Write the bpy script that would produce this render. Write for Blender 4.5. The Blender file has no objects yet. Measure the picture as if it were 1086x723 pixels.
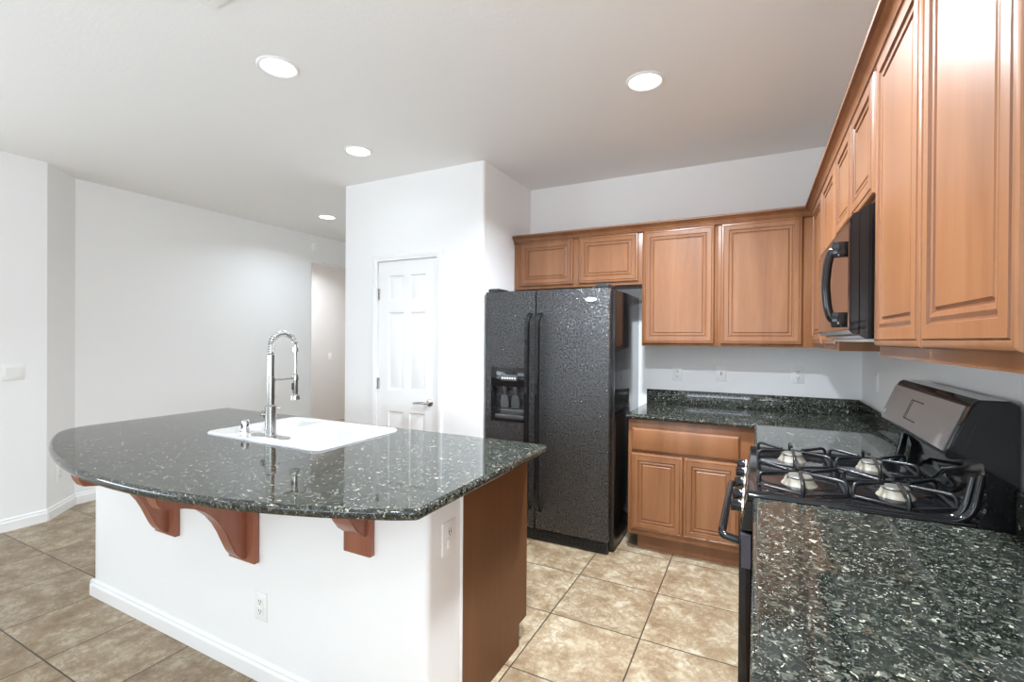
import bpy, bmesh, math
from math import sin, cos, pi, radians
from mathutils import Matrix, Vector

S = bpy.context.scene
COL = S.collection

# ------------------------------------------------------------------ camera
F_PX, YAW, PITCH, ROLL = 505.858, 0.473374, -0.004163, 0.006921
CAM = Vector((-0.61768, -3.8182, 1.40332))
fw = Vector((-sin(YAW) * cos(PITCH), cos(YAW) * cos(PITCH), sin(PITCH)))
rt = Vector((cos(YAW), sin(YAW), 0.0))
up = rt.cross(fw)
r2 = rt * cos(ROLL) + up * sin(ROLL)
u2 = -rt * sin(ROLL) + up * cos(ROLL)
cd = bpy.data.cameras.new('camera')
cd.sensor_width = 36.0
cd.sensor_fit = 'HORIZONTAL'
cd.lens = F_PX / 1086.0 * 36.0
cd.clip_start = 0.02
co = bpy.data.objects.new('camera', cd)
COL.objects.link(co)
co.matrix_world = Matrix(((r2.x, u2.x, -fw.x, CAM.x), (r2.y, u2.y, -fw.y, CAM.y), (r2.z, u2.z, -fw.z, CAM.z), (0, 0, 0, 1)))
S.camera = co

# ------------------------------------------------------------------ light
H = 2.712
W = bpy.data.worlds.new('sky_world')
S.world = W
W.use_nodes = True
W.node_tree.nodes['Background'].inputs['Color'].default_value = (0.75, 0.86, 1.0, 1)
W.node_tree.nodes['Background'].inputs['Strength'].default_value = 1.5
S.view_settings.view_transform = 'Standard'
S.view_settings.look = 'None'
S.view_settings.gamma = 1.0
S.view_settings.use_curve_mapping = False
S.view_settings.exposure = 0.11
S.cycles.max_bounces = 20; S.cycles.diffuse_bounces = 14; S.cycles.glossy_bounces = 6
WIN_REAR, WIN_LEFT, WIN_RIGHT = (76.0, 56.0), (98.0, 0.0), (128.0, 0.0)     # watts: (added upward fill, sky)
CANS = [2.0, 66.0, 1.0, 12.0, 56.0, 4.0, 8.0, 4.0, 27.0]
def area(name, loc, direction, sx, sy, power, color):
    d = bpy.data.lights.new(name, 'AREA')
    d.shape = 'RECTANGLE'; d.size = sx; d.size_y = sy; d.energy = power; d.color = color
    o = bpy.data.objects.new(name, d); COL.objects.link(o)
    o.location = loc
    o.rotation_euler = Vector(direction).to_track_quat('-Z', 'Y').to_euler()
    return o
SKY = (0.80, 0.90, 1.0)
def daylight_and_fill(name, loc, inward, sx, sy, p_up, p_in):
    """daylight through one window: sky part straight in, plus an added up-tilted fill to brighten the ceiling"""
    iv = Vector(inward)
    if p_in: area(name + '_sky', loc, iv, sx, sy, p_in, SKY)
    if p_up: area(name + '_up_fill', loc - Vector((0, 0, .08)) - iv * .03, iv * .6 + Vector((0, 0, .8)), sx, sy, p_up, SKY)  # up-tilted fill lamp, added to brighten the ceiling
daylight_and_fill('rear_daylight', Vector((-2.7, -11.22, 1.55)), (0, 1, 0), 4.4, 1.6, *WIN_REAR)
daylight_and_fill('added_left', Vector((-5.62, -5.2, 1.45)), (1, 0, 0), 2.2, 1.4, *WIN_LEFT)  # window and lamp added to send light in from the left
daylight_and_fill('added_right', Vector((.22, -5.3, 1.45)), (-1, 0, 0), 2.2, 1.4, *WIN_RIGHT)  # window and lamp added for light from the right side

# ------------------------------------------------------------------ materials
def mat(name):
    m = bpy.data.materials.new(name); m.use_nodes = True
    nt = m.node_tree
    return m, nt, nt.nodes['Principled BSDF']
def N(nt, kind, **kw):
    n = nt.nodes.new(kind)
    for k, v in kw.items():
        if k in n.inputs.keys(): n.inputs[k].default_value = v
        else: setattr(n, k, v)
    return n
def objco(nt, scale=(1, 1, 1)):
    t = nt.nodes.new('ShaderNodeTexCoord'); mp = nt.nodes.new('ShaderNodeMapping')
    mp.inputs['Scale'].default_value = scale
    nt.links.new(t.outputs['Object'], mp.inputs['Vector'])
    return mp.outputs['Vector']
def geomco(nt, scale=(1, 1, 1)):
    t = nt.nodes.new('ShaderNodeNewGeometry'); mp = nt.nodes.new('ShaderNodeMapping')
    mp.inputs['Scale'].default_value = scale
    nt.links.new(t.outputs['Position'], mp.inputs['Vector'])
    return mp.outputs['Vector']
def ramp(nt, fac, stops, interp='LINEAR'):
    r = nt.nodes.new('ShaderNodeValToRGB'); cr = r.color_ramp; cr.interpolation = interp
    while len(cr.elements) < len(stops): cr.elements.new(0.5)
    for e, (p, c) in zip(cr.elements, stops):
        e.position = p; e.color = (*c, 1)
    nt.links.new(fac, r.inputs['Fac'])
    return r.outputs['Color']
def simple(name, col, rough=0.5, metal=0.0, bump=None, coat=0.0, spec=None, var=0.0):
    m, nt, b = mat(name)
    b.inputs['Base Color'].default_value = (*col, 1)
    b.inputs['Roughness'].default_value = rough
    b.inputs['Metallic'].default_value = metal
    b.inputs['Coat Weight'].default_value = coat
    if spec is not None: b.inputs['Specular IOR Level'].default_value = spec
    if bump or var:
        v = geomco(nt)
        n = N(nt, 'ShaderNodeTexNoise', Scale=(bump[0] if bump else 8.0), Detail=3.0)
        nt.links.new(v, n.inputs['Vector'])
        if bump:
            bp = N(nt, 'ShaderNodeBump', Strength=bump[1], Distance=bump[2])
            nt.links.new(n.outputs['Fac'], bp.inputs['Height'])
            nt.links.new(bp.outputs['Normal'], b.inputs['Normal'])
        if var:
            c = ramp(nt, n.outputs['Fac'], [(0.3, tuple(x * (1 - var) for x in col)), (0.7, tuple(min(1, x * (1 + var)) for x in col))])
            nt.links.new(c, b.inputs['Base Color'])
    return m
M_WALL = simple('wall_paint', (0.87, 0.87, 0.865), 0.6, bump=(90, 0.12, 0.003))
M_CEIL = simple('ceiling_paint', (0.89, 0.89, 0.885), 0.8, bump=(60, 0.2, 0.004))
M_WALL_DIM = simple('wall_paint_warm_dim', (0.74, 0.69, 0.65), 0.7, bump=(90, 0.1, 0.003))  # beige holds the warmer, dimmer light beyond the opening, put into the paint
M_TRIM = simple('trim_paint', (0.86, 0.86, 0.85), 0.35, bump=(20, 0.02, 0.001))
M_PLATE = simple('white_plastic', (0.86, 0.86, 0.84), 0.3, var=0.01)
M_SLOT = simple('dark_slot', (0.03, 0.03, 0.03), 0.6, var=0.1)
M_PORC = simple('white_sink_enamel', (0.66, 0.66, 0.65), 0.12, coat=0.3, var=0.005)
M_CHROME = simple('brushed_nickel', (0.52, 0.51, 0.49), 0.2, 1.0, bump=(300, 0.02, 0.001))
M_POLISH = simple('polished_chrome', (0.8, 0.8, 0.8), 0.06, 1.0, var=0.01)
M_BLACK = simple('black_gloss_enamel', (0.009, 0.009, 0.0095), 0.07, spec=0.42, var=0.1)
M_BLACKSAT = simple('black_satin_plastic', (0.02, 0.02, 0.021), 0.3, var=0.1)
M_IRON = simple('cast_iron_grate', (0.014, 0.014, 0.015), 0.28, bump=(250, 0.15, 0.002))
M_STEEL = simple('dark_stainless_panel', (0.36, 0.345, 0.335), 0.45, 0.35, bump=(200, 0.02, 0.001))
M_BRONZE = simple('smoked_mirror_glass', (0.20, 0.125, 0.09), 0.06, 1.0, var=0.03)
M_BURN = simple('burner_aluminium', (0.25, 0.22, 0.17), 0.5, 0.0, bump=(150, 0.2, 0.002), var=0.15)
M_CAP = simple('grey_burner_cap', (0.13, 0.12, 0.10), 0.35, var=0.2)
M_DOORSIDE = simple('slate_grey_door_edge', (0.055, 0.055, 0.07), 0.35, var=0.05)
M_BADGE = simple('silver_badge', (0.9, 0.9, 0.9), 0.2, 0.3, var=0.02)
M_GREYMARK = simple('grey_mark', (0.35, 0.35, 0.35), 0.5, var=0.02)
M_GREYPL = simple('grey_plastic', (0.07, 0.07, 0.07), 0.25, var=0.1)

def make_lens():
    m, nt, b = mat('lamp_lens')
    b.inputs['Base Color'].default_value = (0.9, 0.9, 0.9, 1)
    b.inputs['Emission Color'].default_value = (1, 0.98, 0.95, 1)
    b.inputs['Emission Strength'].default_value = 4.0
    return m
M_LENS = make_lens()

def make_fridge():
    m, nt, b = mat('black_textured_fridge_door')
    b.inputs['Base Color'].default_value = (0.012, 0.012, 0.013, 1)
    v = geomco(nt, (1, 1, 1))
    n1 = N(nt, 'ShaderNodeTexNoise', Scale=85.0, Detail=3.0, Roughness=0.7)
    nt.links.new(v, n1.inputs['Vector'])
    ro = N(nt, 'ShaderNodeMapRange'); ro.inputs['From Min'].default_value = 0.38; ro.inputs['From Max'].default_value = 0.62
    ro.inputs['To Min'].default_value = 0.45; ro.inputs['To Max'].default_value = 0.08
    nt.links.new(n1.outputs['Fac'], ro.inputs['Value']); nt.links.new(ro.outputs[0], b.inputs['Roughness'])
    sp = N(nt, 'ShaderNodeMapRange'); sp.inputs['From Min'].default_value = 0.40; sp.inputs['From Max'].default_value = 0.62
    sp.inputs['To Min'].default_value = 0.15; sp.inputs['To Max'].default_value = 1.0
    nt.links.new(n1.outputs['Fac'], sp.inputs['Value']); nt.links.new(sp.outputs[0], b.inputs['Specular IOR Level'])
    bp = N(nt, 'ShaderNodeBump', Strength=1.0, Distance=0.0065)
    nt.links.new(n1.outputs['Fac'], bp.inputs['Height'])
    nt.links.new(bp.outputs['Normal'], b.inputs['Normal']); nt.links.new(bp.outputs['Normal'], b.inputs['Coat Normal'])
    b.inputs['Coat Weight'].default_value = 0.8; b.inputs['Coat Roughness'].default_value = 0.12
    return m
M_FRIDGE = make_fridge()

def make_wood(name, lo, mid, hi, rough=0.28, coat=0.35, grain=(28, 28, 2.2)):
    m, nt, b = mat(name)
    v = geomco(nt, grain)
    n0 = N(nt, 'ShaderNodeTexNoise', Scale=0.35, Detail=3.0, Distortion=0.8)
    nt.links.new(v, n0.inputs['Vector'])
    n1 = N(nt, 'ShaderNodeTexNoise', Scale=4.0, Detail=6.0, Roughness=0.65)
    nt.links.new(v, n1.inputs['Vector'])
    mx = N(nt, 'ShaderNodeMath', operation='MULTIPLY_ADD')
    mx.inputs[1].default_value = 0.35
    nt.links.new(n1.outputs['Fac'], mx.inputs[0])
    ml = N(nt, 'ShaderNodeMath', operation='MULTIPLY'); ml.inputs[1].default_value = 0.65
    nt.links.new(n0.outputs['Fac'], ml.inputs[0])
    nt.links.new(ml.outputs[0], mx.inputs[2])
    c = ramp(nt, mx.outputs[0], [(0.33, lo), (0.5, mid), (0.68, hi)])
    nt.links.new(c, b.inputs['Base Color'])
    b.inputs['Roughness'].default_value = rough
    b.inputs['Coat Weight'].default_value = coat
    b.inputs['Coat Roughness'].default_value = 0.18
    bp = N(nt, 'ShaderNodeBump', Strength=0.05, Distance=0.002)
    nt.links.new(n1.outputs['Fac'], bp.inputs['Height'])
    nt.links.new(bp.outputs['Normal'], b.inputs['Normal'])
    return m
M_WOOD = make_wood('maple_cabinet', (0.200, 0.078, 0.029), (0.250, 0.102, 0.040), (0.300, 0.132, 0.056), 0.34, 0.12)
M_GLAZE = make_wood('maple_dark_glaze', (0.16, 0.060, 0.025), (0.20, 0.078, 0.033), (0.24, 0.10, 0.045))
M_CHERRY = make_wood('cherry_corbel', (0.25, 0.082, 0.045), (0.29, 0.10, 0.055), (0.34, 0.125, 0.07), 0.35, 0.2)
M_PANEL_SHADED = make_wood('island_wood_shaded', (0.125, 0.046, 0.012), (0.148, 0.056, 0.015), (0.17, 0.066, 0.019), 0.55, 0.0, (14, 14, 1.0))  # darker wood colour with the shade on the island's end baked in

def make_granite():
    m, nt, b = mat('dark_granite')
    v = geomco(nt)
    nd = N(nt, 'ShaderNodeTexNoise', Scale=70.0, Detail=2.0)
    nt.links.new(v, nd.inputs['Vector'])
    vm = N(nt, 'ShaderNodeMixRGB', blend_type='LINEAR_LIGHT'); vm.inputs['Fac'].default_value = 0.018
    nt.links.new(v, vm.inputs[1]); nt.links.new(nd.outputs['Color'], vm.inputs[2])
    vo = N(nt, 'ShaderNodeTexVoronoi', Scale=125.0); nt.links.new(vm.outputs[0], vo.inputs['Vector'])
    sp = nt.nodes.new('ShaderNodeSeparateColor'); nt.links.new(vo.outputs['Color'], sp.inputs[0])
    c1 = ramp(nt, sp.outputs[0], [(0.0, (0.008, 0.010, 0.008)), (0.36, (0.018, 0.022, 0.017)), (0.56, (0.042, 0.045, 0.034)),
                                  (0.74, (0.078, 0.080, 0.062)), (0.87, (0.066, 0.054, 0.036)), (0.91, (0.12, 0.125, 0.105)), (0.965, (0.32, 0.30, 0.235))], 'CONSTANT')
    vo2 = N(nt, 'ShaderNodeTexVoronoi', Scale=250.0); nt.links.new(vm.outputs[0], vo2.inputs['Vector'])
    sp2 = nt.nodes.new('ShaderNodeSeparateColor'); nt.links.new(vo2.outputs['Color'], sp2.inputs[0])
    c2 = ramp(nt, sp2.outputs[1], [(0.0, (0.010, 0.012, 0.010)), (0.6, (0.035, 0.036, 0.03)), (0.85, (0.09, 0.09, 0.075)), (0.965, (0.36, 0.35, 0.30))], 'CONSTANT')
    big = N(nt, 'ShaderNodeTexNoise', Scale=38.0, Detail=2.0); nt.links.new(v, big.inputs['Vector'])
    f = ramp(nt, big.outputs['Fac'], [(0.47, (0, 0, 0)), (0.53, (1, 1, 1))])
    mx = N(nt, 'ShaderNodeMixRGB'); nt.links.new(f, mx.inputs['Fac']); nt.links.new(c1, mx.inputs[1]); nt.links.new(c2, mx.inputs[2])
    nt.links.new(mx.outputs[0], b.inputs['Base Color'])
    b.inputs['Roughness'].default_value = 0.04
    b.inputs['IOR'].default_value = 1.6
    return m
M_GRANITE = make_granite()

TS, TX, TY = 0.4512, -1.5449, -0.6496
def make_tile():
    m, nt, b = mat('travertine_floor_tile')
    g = nt.nodes.new('ShaderNodeNewGeometry')
    mp = nt.nodes.new('ShaderNodeMapping')
    mp.inputs['Location'].default_value = (-TX / TS, -TY / TS, 0)
    mp.inputs['Scale'].default_value = (1 / TS, 1 / TS, 1)
    nt.links.new(g.outputs['Position'], mp.inputs['Vector'])
    def vmath(op, a):
        n = N(nt, 'ShaderNodeVectorMath', operation=op); nt.links.new(a, n.inputs[0]); return n.outputs['Vector']
    fl = vmath('FLOOR', mp.outputs[0]); fr = vmath('FRACTION', mp.outputs[0])
    wn = N(nt, 'ShaderNodeTexWhiteNoise', noise_dimensions='2D'); nt.links.new(fl, wn.inputs['Vector'])
    off = N(nt, 'ShaderNodeVectorMath', operation='MULTIPLY_ADD')
    off.inputs[1].default_value = (40, 40, 40)
    nt.links.new(wn.outputs['Color'], off.inputs[0]); nt.links.new(g.outputs['Position'], off.inputs[2])
    n1 = N(nt, 'ShaderNodeTexNoise', Scale=7.0, Detail=12.0, Roughness=0.74, Distortion=0.15)
    nt.links.new(off.outputs[0], n1.inputs['Vector'])
    c1 = ramp(nt, n1.outputs['Fac'], [(0.33, (0.17, 0.112, 0.062)), (0.43, (0.285, 0.212, 0.128)), (0.51, (0.375, 0.300, 0.195)), (0.64, (0.50, 0.44, 0.325))])
    n2 = N(nt, 'ShaderNodeTexNoise', Scale=8.0, Detail=12.0, Roughness=0.78, Distortion=0.3)
    nt.links.new(off.outputs[0], n2.inputs['Vector'])
    vein = ramp(nt, n2.outputs['Fac'], [(0.44, (0, 0, 0)), (0.48, (1, 1, 1)), (0.50, (1, 1, 1)), (0.54, (0, 0, 0))])
    vf = N(nt, 'ShaderNodeMath', operation='MULTIPLY'); vf.inputs[1].default_value = 0.62
    nt.links.new(vein, vf.inputs[0])
    mx = N(nt, 'ShaderNodeMixRGB'); mx.inputs[2].default_value = (0.22, 0.14, 0.08, 1)
    nt.links.new(vf.outputs[0], mx.inputs['Fac']); nt.links.new(c1, mx.inputs[1])
    # per tile tint
    tint = ramp(nt, wn.outputs['Value'], [(0, (0.90, 0.88, 0.86)), (1, (1.08, 1.08, 1.08))])
    tm = N(nt, 'ShaderNodeMixRGB', blend_type='MULTIPLY'); tm.inputs['Fac'].default_value = 1
    nt.links.new(mx.outputs[0], tm.inputs[1]); nt.links.new(tint, tm.inputs[2])
    # grout mask: distance of the fraction from the tile edge
    sx = nt.nodes.new('ShaderNodeSeparateXYZ'); nt.links.new(fr, sx.inputs[0])
    def edge(o):
        a = N(nt, 'ShaderNodeMath', operation='SUBTRACT'); a.inputs[1].default_value = 0.5; nt.links.new(o, a.inputs[0])
        c = N(nt, 'ShaderNodeMath', operation='ABSOLUTE'); nt.links.new(a.outputs[0], c.inputs[0]); return c.outputs[0]
    mxm = N(nt, 'ShaderNodeMath', operation='MAXIMUM'); nt.links.new(edge(sx.outputs[0]), mxm.inputs[0]); nt.links.new(edge(sx.outputs[1]), mxm.inputs[1])
    gm = N(nt, 'ShaderNodeMath', operation='GREATER_THAN'); gm.inputs[1].default_value = 0.5 - 0.0030 / TS
    nt.links.new(mxm.outputs[0], gm.inputs[0])
    fin = N(nt, 'ShaderNodeMixRGB'); fin.inputs[2].default_value = (0.045, 0.033, 0.024, 1)
    nt.links.new(gm.outputs[0], fin.inputs['Fac']); nt.links.new(tm.outputs[0], fin.inputs[1])
    nt.links.new(fin.outputs[0], b.inputs['Base Color'])
    b.inputs['Roughness'].default_value = 0.38
    ad = N(nt, 'ShaderNodeMath', operation='SUBTRACT'); nt.links.new(n2.outputs['Fac'], ad.inputs[0]); nt.links.new(gm.outputs[0], ad.inputs[1])
    bp = N(nt, 'ShaderNodeBump', Strength=0.25, Distance=0.004); nt.links.new(ad.outputs[0], bp.inputs['Height'])
    nt.links.new(bp.outputs['Normal'], b.inputs['Normal'])
    return m
M_TILE = make_tile()

def make_glass():
    m = bpy.data.materials.new('window_glass'); m.use_nodes = True
    nt = m.node_tree; out = nt.nodes['Material Output']; nt.nodes.remove(nt.nodes['Principled BSDF'])
    t = N(nt, 'ShaderNodeBsdfTransparent'); g = N(nt, 'ShaderNodeBsdfGlossy', Roughness=0.02)
    mx = N(nt, 'ShaderNodeMixShader'); mx.inputs[0].default_value = 0.06
    nt.links.new(t.outputs[0], mx.inputs[1]); nt.links.new(g.outputs[0], mx.inputs[2]); nt.links.new(mx.outputs[0], out.inputs[0])
    return m
M_GLASS = make_glass()

# ------------------------------------------------------------------ helpers
XF = {}
def link(o, parent=None):
    COL.objects.link(o)
    if parent: o.parent = parent
    return o
def obj(name, bm, mats, parent=None, local=False, smooth=38):
    """one mesh object; vertices are in world space unless local=True"""
    if not isinstance(mats, (list, tuple)): mats = [mats]
    base = XF.get(parent.name, Matrix()) if parent else Matrix()
    bmesh.ops.recalc_face_normals(bm, faces=bm.faces)
    if parent and not local: bm.transform(base.inverted())
    me = bpy.data.meshes.new(name); bm.to_mesh(me); bm.free()
    for m in mats: me.materials.append(m)
    if smooth:
        me.shade_smooth(); me.set_sharp_from_angle(angle=radians(smooth))
    o = bpy.data.objects.new(name, me)
    link(o, parent)
    XF[o.name] = base.copy()
    return o
def rebase(o, p):
    """put the origin of a top-level single-mesh thing at its base point"""
    p = Vector(p); o.data.transform(Matrix.Translation(-p)); o.location = p
    XF[o.name] = Matrix.Translation(p)
def thing(name, label, cat, loc=(0, 0, 0), rotz=0, group=None):
    o = bpy.data.objects.new(name, None); o.empty_display_size = 0.05
    link(o); o.location = loc; o.rotation_euler = (0, 0, rotz)
    XF[o.name] = Matrix.Translation(Vector(loc)) @ Matrix.Rotation(rotz, 4, 'Z')
    o['label'] = label; o['category'] = cat
    if group: o['group'] = group
    return o
def tag(o, label, cat, group=None):
    o['label'] = label; o['category'] = cat
    if group: o['group'] = group
    return o
def struct(name, bm, m, parent=None, smooth=38):
    o = obj(name, bm, m, parent, smooth=smooth)
    if not parent: o['kind'] = 'structure'
    return o
def B(): return bmesh.new()
def box(bm, x0, x1, y0, y1, z0, z1, bev=0.0, seg=2, mi=0):
    t = bmesh.new()
    bmesh.ops.create_cube(t, size=1.0)
    for v in t.verts:
        v.co = Vector((x0 + (x1 - x0) * (v.co.x + .5), y0 + (y1 - y0) * (v.co.y + .5), z0 + (z1 - z0) * (v.co.z + .5)))
    if bev:
        bmesh.ops.bevel(t, geom=list(t.edges), offset=bev, segments=seg, profile=0.5, affect='EDGES')
    merge(bm, t, mi)
    return bm
def merge(bm, t, mi=0):
    mp = {}
    for v in t.verts: mp[v] = bm.verts.new(v.co)
    for f in t.faces:
        try:
            n = bm.faces.new([mp[v] for v in f.verts]); n.material_index = mi if mi is not None else f.material_index
        except ValueError: pass
    t.free()
def tube(bm, pts, r, seg=10, cap=True, mi=0, flat=None):
    pts = [Vector(p) for p in pts]; n = len(pts); rings = []
    rr = r if isinstance(r, (list, tuple)) else [r] * n
    prev = None
    for i, p in enumerate(pts):
        t = (pts[min(i + 1, n - 1)] - pts[max(i - 1, 0)]).normalized()
        if prev is None:
            a = Vector((0, 0, 1)) if abs(t.z) < .9 else Vector((1, 0, 0))
            u = t.cross(a).normalized()
        else:
            u = (prev - t * prev.dot(t)).normalized()
        prev = u; w = t.cross(u)
        rings.append([bm.verts.new(p + rr[i] * (cos(2 * pi * k / seg) * u + sin(2 * pi * k / seg) * w)) for k in range(seg)])
    for a, b in zip(rings, rings[1:]):
        for k in range(seg):
            f = bm.faces.new((a[k], a[(k + 1) % seg], b[(k + 1) % seg], b[k])); f.material_index = mi
    if cap:
        for rg in (rings[0], rings[-1]):
            f = bm.faces.new(rg); f.material_index = mi
def fillet(pts, r, n=6):
    """round the corners of a polyline"""
    pts = [Vector(p) for p in pts]; out = [pts[0]]
    for a, b, c in zip(pts, pts[1:], pts[2:]):
        d1 = (a - b); d2 = (c - b); rr = min(r, d1.length * .49, d2.length * .49)
        p1 = b + d1.normalized() * rr; p2 = b + d2.normalized() * rr
        for i in range(n + 1):
            t = i / n
            out.append((1 - t) ** 2 * p1 + 2 * t * (1 - t) * b + t * t * p2)
    out.append(pts[-1]); return out
def lathe(bm, prof, c, axis='Z', seg=24, mi=0, arc=1.0):
    c = Vector(c); rings = []
    for r, h in prof:
        ring = []
        for k in range(seg):
            a = 2 * pi * k / seg
            p = {'Z': Vector((r * cos(a), r * sin(a), h)), 'X': Vector((h, r * cos(a), r * sin(a))), 'Y': Vector((r * cos(a), h, r * sin(a)))}[axis]
            ring.append(bm.verts.new(c + p))
        rings.append(ring)
    for a, b in zip(rings, rings[1:]):
        for k in range(seg):
            f = bm.faces.new((a[k], a[(k + 1) % seg], b[(k + 1) % seg], b[k])); f.material_index = mi
    for rg in (rings[0], rings[-1]):
        f = bm.faces.new(rg); f.material_index = mi
def prism(bm, poly, z0, z1, mi=0):
    """plan polygon extruded in z"""
    a = [bm.verts.new((x, y, z0)) for x, y in poly]; b = [bm.verts.new((x, y, z1)) for x, y in poly]
    n = len(poly)
    for i in range(n):
        f = bm.faces.new((a[i], a[(i + 1) % n], b[(i + 1) % n], b[i])); f.material_index = mi
    bm.faces.new(a); bm.faces.new(b)
def extrude(bm, poly, axis, t0, t1, mi=0):
    """profile polygon extruded along an axis: X -> (y,z), Y -> (x,z)"""
    def P(p, t): return (t, p[0], p[1]) if axis == 'X' else (p[0], t, p[1])
    a = [bm.verts.new(P(p, t0)) for p in poly]; b = [bm.verts.new(P(p, t1)) for p in poly]
    n = len(poly)
    for i in range(n):
        f = bm.faces.new((a[i], a[(i + 1) % n], b[(i + 1) % n], b[i])); f.material_index = mi
    bm.faces.new(a).material_index = mi; bm.faces.new(b).material_index = mi
def arc2(cx, cy, r, a0, a1, n=6):
    return [(cx + r * cos(radians(a0 + (a1 - a0) * i / n)), cy + r * sin(radians(a0 + (a1 - a0) * i / n))) for i in range(n + 1)]
def rrect(x0, x1, y0, y1, r, n=6):
    return arc2(x1 - r, y1 - r, r, 0, 90, n) + arc2(x0 + r, y1 - r, r, 90, 180, n) + arc2(x0 + r, y0 + r, r, 180, 270, n) + arc2(x1 - r, y0 + r, r, 270, 360, n)
def inset(poly, d):
    """inset a counter-clockwise closed polygon by d"""
    n = len(poly); out = []
    for i in range(n):
        p0, p1, p2 = Vector(poly[i - 1]), Vector(poly[i]), Vector(poly[(i + 1) % n])
        e1 = (p1 - p0).normalized(); e2 = (p2 - p1).normalized()
        n1 = Vector((-e1.y, e1.x)); n2 = Vector((-e2.y, e2.x))
        m = n1 + n2
        m = m / max(m.dot(m) / 2.0, .35)
        q = p1 + m * d
        out.append((q.x, q.y))
    return out
def slab(bm, poly, z0, z1, r=0.012, holes=()):
    """stone slab with an eased edge and rectangular holes (holes go right through)"""
    prof = [(r, z0), (r * .3, z0 + r * .3), (0, z0 + r), (0, z1 - r), (r * .3, z1 - r * .3), (r, z1), (r + .003, z1)]
    prof.insert(0, (r + .003, z0))
    rings = [[bm.verts.new((x, y, z)) for x, y in inset(poly, d)] for d, z in prof]
    n = len(poly)
    for a, b in zip(rings, rings[1:]):
        for i in range(n): bm.faces.new((a[i], a[(i + 1) % n], b[(i + 1) % n], b[i]))
    hl = []
    for h in holes:
        lo = [bm.verts.new((x, y, z0)) for x, y in h]; hi = [bm.verts.new((x, y, z1)) for x, y in h]
        m = len(h)
        for i in range(m): bm.faces.new((lo[i], lo[(i + 1) % m], hi[(i + 1) % m], hi[i]))
        hl.append((lo, hi))
    for k, rg in ((0, rings[0]), (1, rings[-1])):
        if not hl: bm.faces.new(rg); continue
        es = [bm.edges.get((rg[i], rg[(i + 1) % n])) for i in range(n)]
        for h in hl:
            q = h[k]; es += [bm.edges.get((q[i], q[(i + 1) % len(q)])) for i in range(len(q))]
        bmesh.ops.triangle_fill(bm, use_beauty=True, use_dissolve=False, edges=es)

DOOR_PROF = [(0, 0, 0), (0, .010, 0), (.003, .0155, 0), (.009, .018, 0), (.015, .0185, 0), (.0175, .0165, 1), (.0195, .0200, 1), (.046, .0205, 0),
             (.0485, .0150, 1), (.052, .0142, 1), (.060, .0175, 0), (.067, .0165, 0), (.070, .0115, 1), (.0735, .0115, 1), (.079, .0155, 0)]
def panel_door(bm, o, U, V, Nn, w, h, prof=DOOR_PROF, scale=1.0):
    """raised-panel door: o = lower-left back corner, U across, V up, Nn outward"""
    o, U, V, Nn = Vector(o), Vector(U), Vector(V), Vector(Nn); rings = []
    for d, t, mi in prof:
        d *= scale
        rings.append(([bm.verts.new(o + U * a + V * b + Nn * t) for a, b in ((d, d), (w - d, d), (w - d, h - d), (d, h - d))], mi))
    for (a, _), (b, mi) in zip(rings, rings[1:]):
        for i in range(4):
            f = bm.faces.new((a[i], a[(i + 1) % 4], b[(i + 1) % 4], b[i])); f.material_index = mi
    bm.faces.new(rings[0][0]); bm.faces.new(rings[-1][0])
SLAB_PROF = [(0, 0, 0), (0, .012, 0), (.003, .0165, 0), (.010, .0190, 0), (.013, .0200, 0)]
WOODS = [M_WOOD, M_GLAZE]
X, Y, Z = Vector((1, 0, 0)), Vector((0, 1, 0)), Vector((0, 0, 1))

# ------------------------------------------------------------------ room shell
XP, YP, XPL = -2.402, -0.80, -3.80       # pantry block
XL, XL2, YL2 = -5.667, -5.3945, -2.21    # long left wall, nearer left wall
YR = -11.0                                 # wall behind the camera
b = B(); box(b, -7.1, 0.1, YR - .1, 3.2, -0.1, 0.0); struct('floor', b, M_TILE, smooth=0)
b = B(); box(b, -7.1, 0.1, YR - .1, 3.2, H, H + .1); struct('ceiling', b, M_CEIL, smooth=0)
ry0, ry1 = -6.4, -4.2
b = B(); box(b, 0, .1, ry1, 0.1, 0, H); box(b, 0, .1, YR, ry0, 0, H); box(b, 0, .1, ry0, ry1, 0, .75); box(b, 0, .1, ry0, ry1, 2.15, H); struct('wall_right', b, M_WALL, smooth=0)
b = B(); box(b, XP + .002, 0, 0, .1, 0, H); struct('wall_back', b, M_WALL)
# wall behind the camera, with an unseen wide opening sized for the light it lets in
b = B()
wx0, wx1, wz0, wz1 = -4.9, -0.5, 0.72, 2.40
box(b, XL2, wx0, YR - .1, YR, 0, H); box(b, wx1, 0.1, YR - .1, YR, 0, H)
box(b, wx0, wx1, YR - .1, YR, 0, wz0); box(b, wx0, wx1, YR - .1, YR, wz1, H)
struct('wall_rear', b, M_WALL)
# nearer left wall with an added window behind the camera for light, and the angled return
b = B()
vy0, vy1, vz0, vz1 = -6.3, -4.1, 0.75, 2.15
box(b, XL2 - .1, XL2, YR - .1, vy0, 0, H); prism(b, [(XL2 - .1, vy1), (XL2, vy1), (XL2, YL2), (XL, -1.942), (XL - .1, -1.942)], 0, H)
box(b, XL2 - .1, XL2, vy0, vy1, 0, vz0); box(b, XL2 - .1, XL2, vy0, vy1, vz1, H)
struct('wall_left', b, M_WALL, smooth=0)
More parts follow.
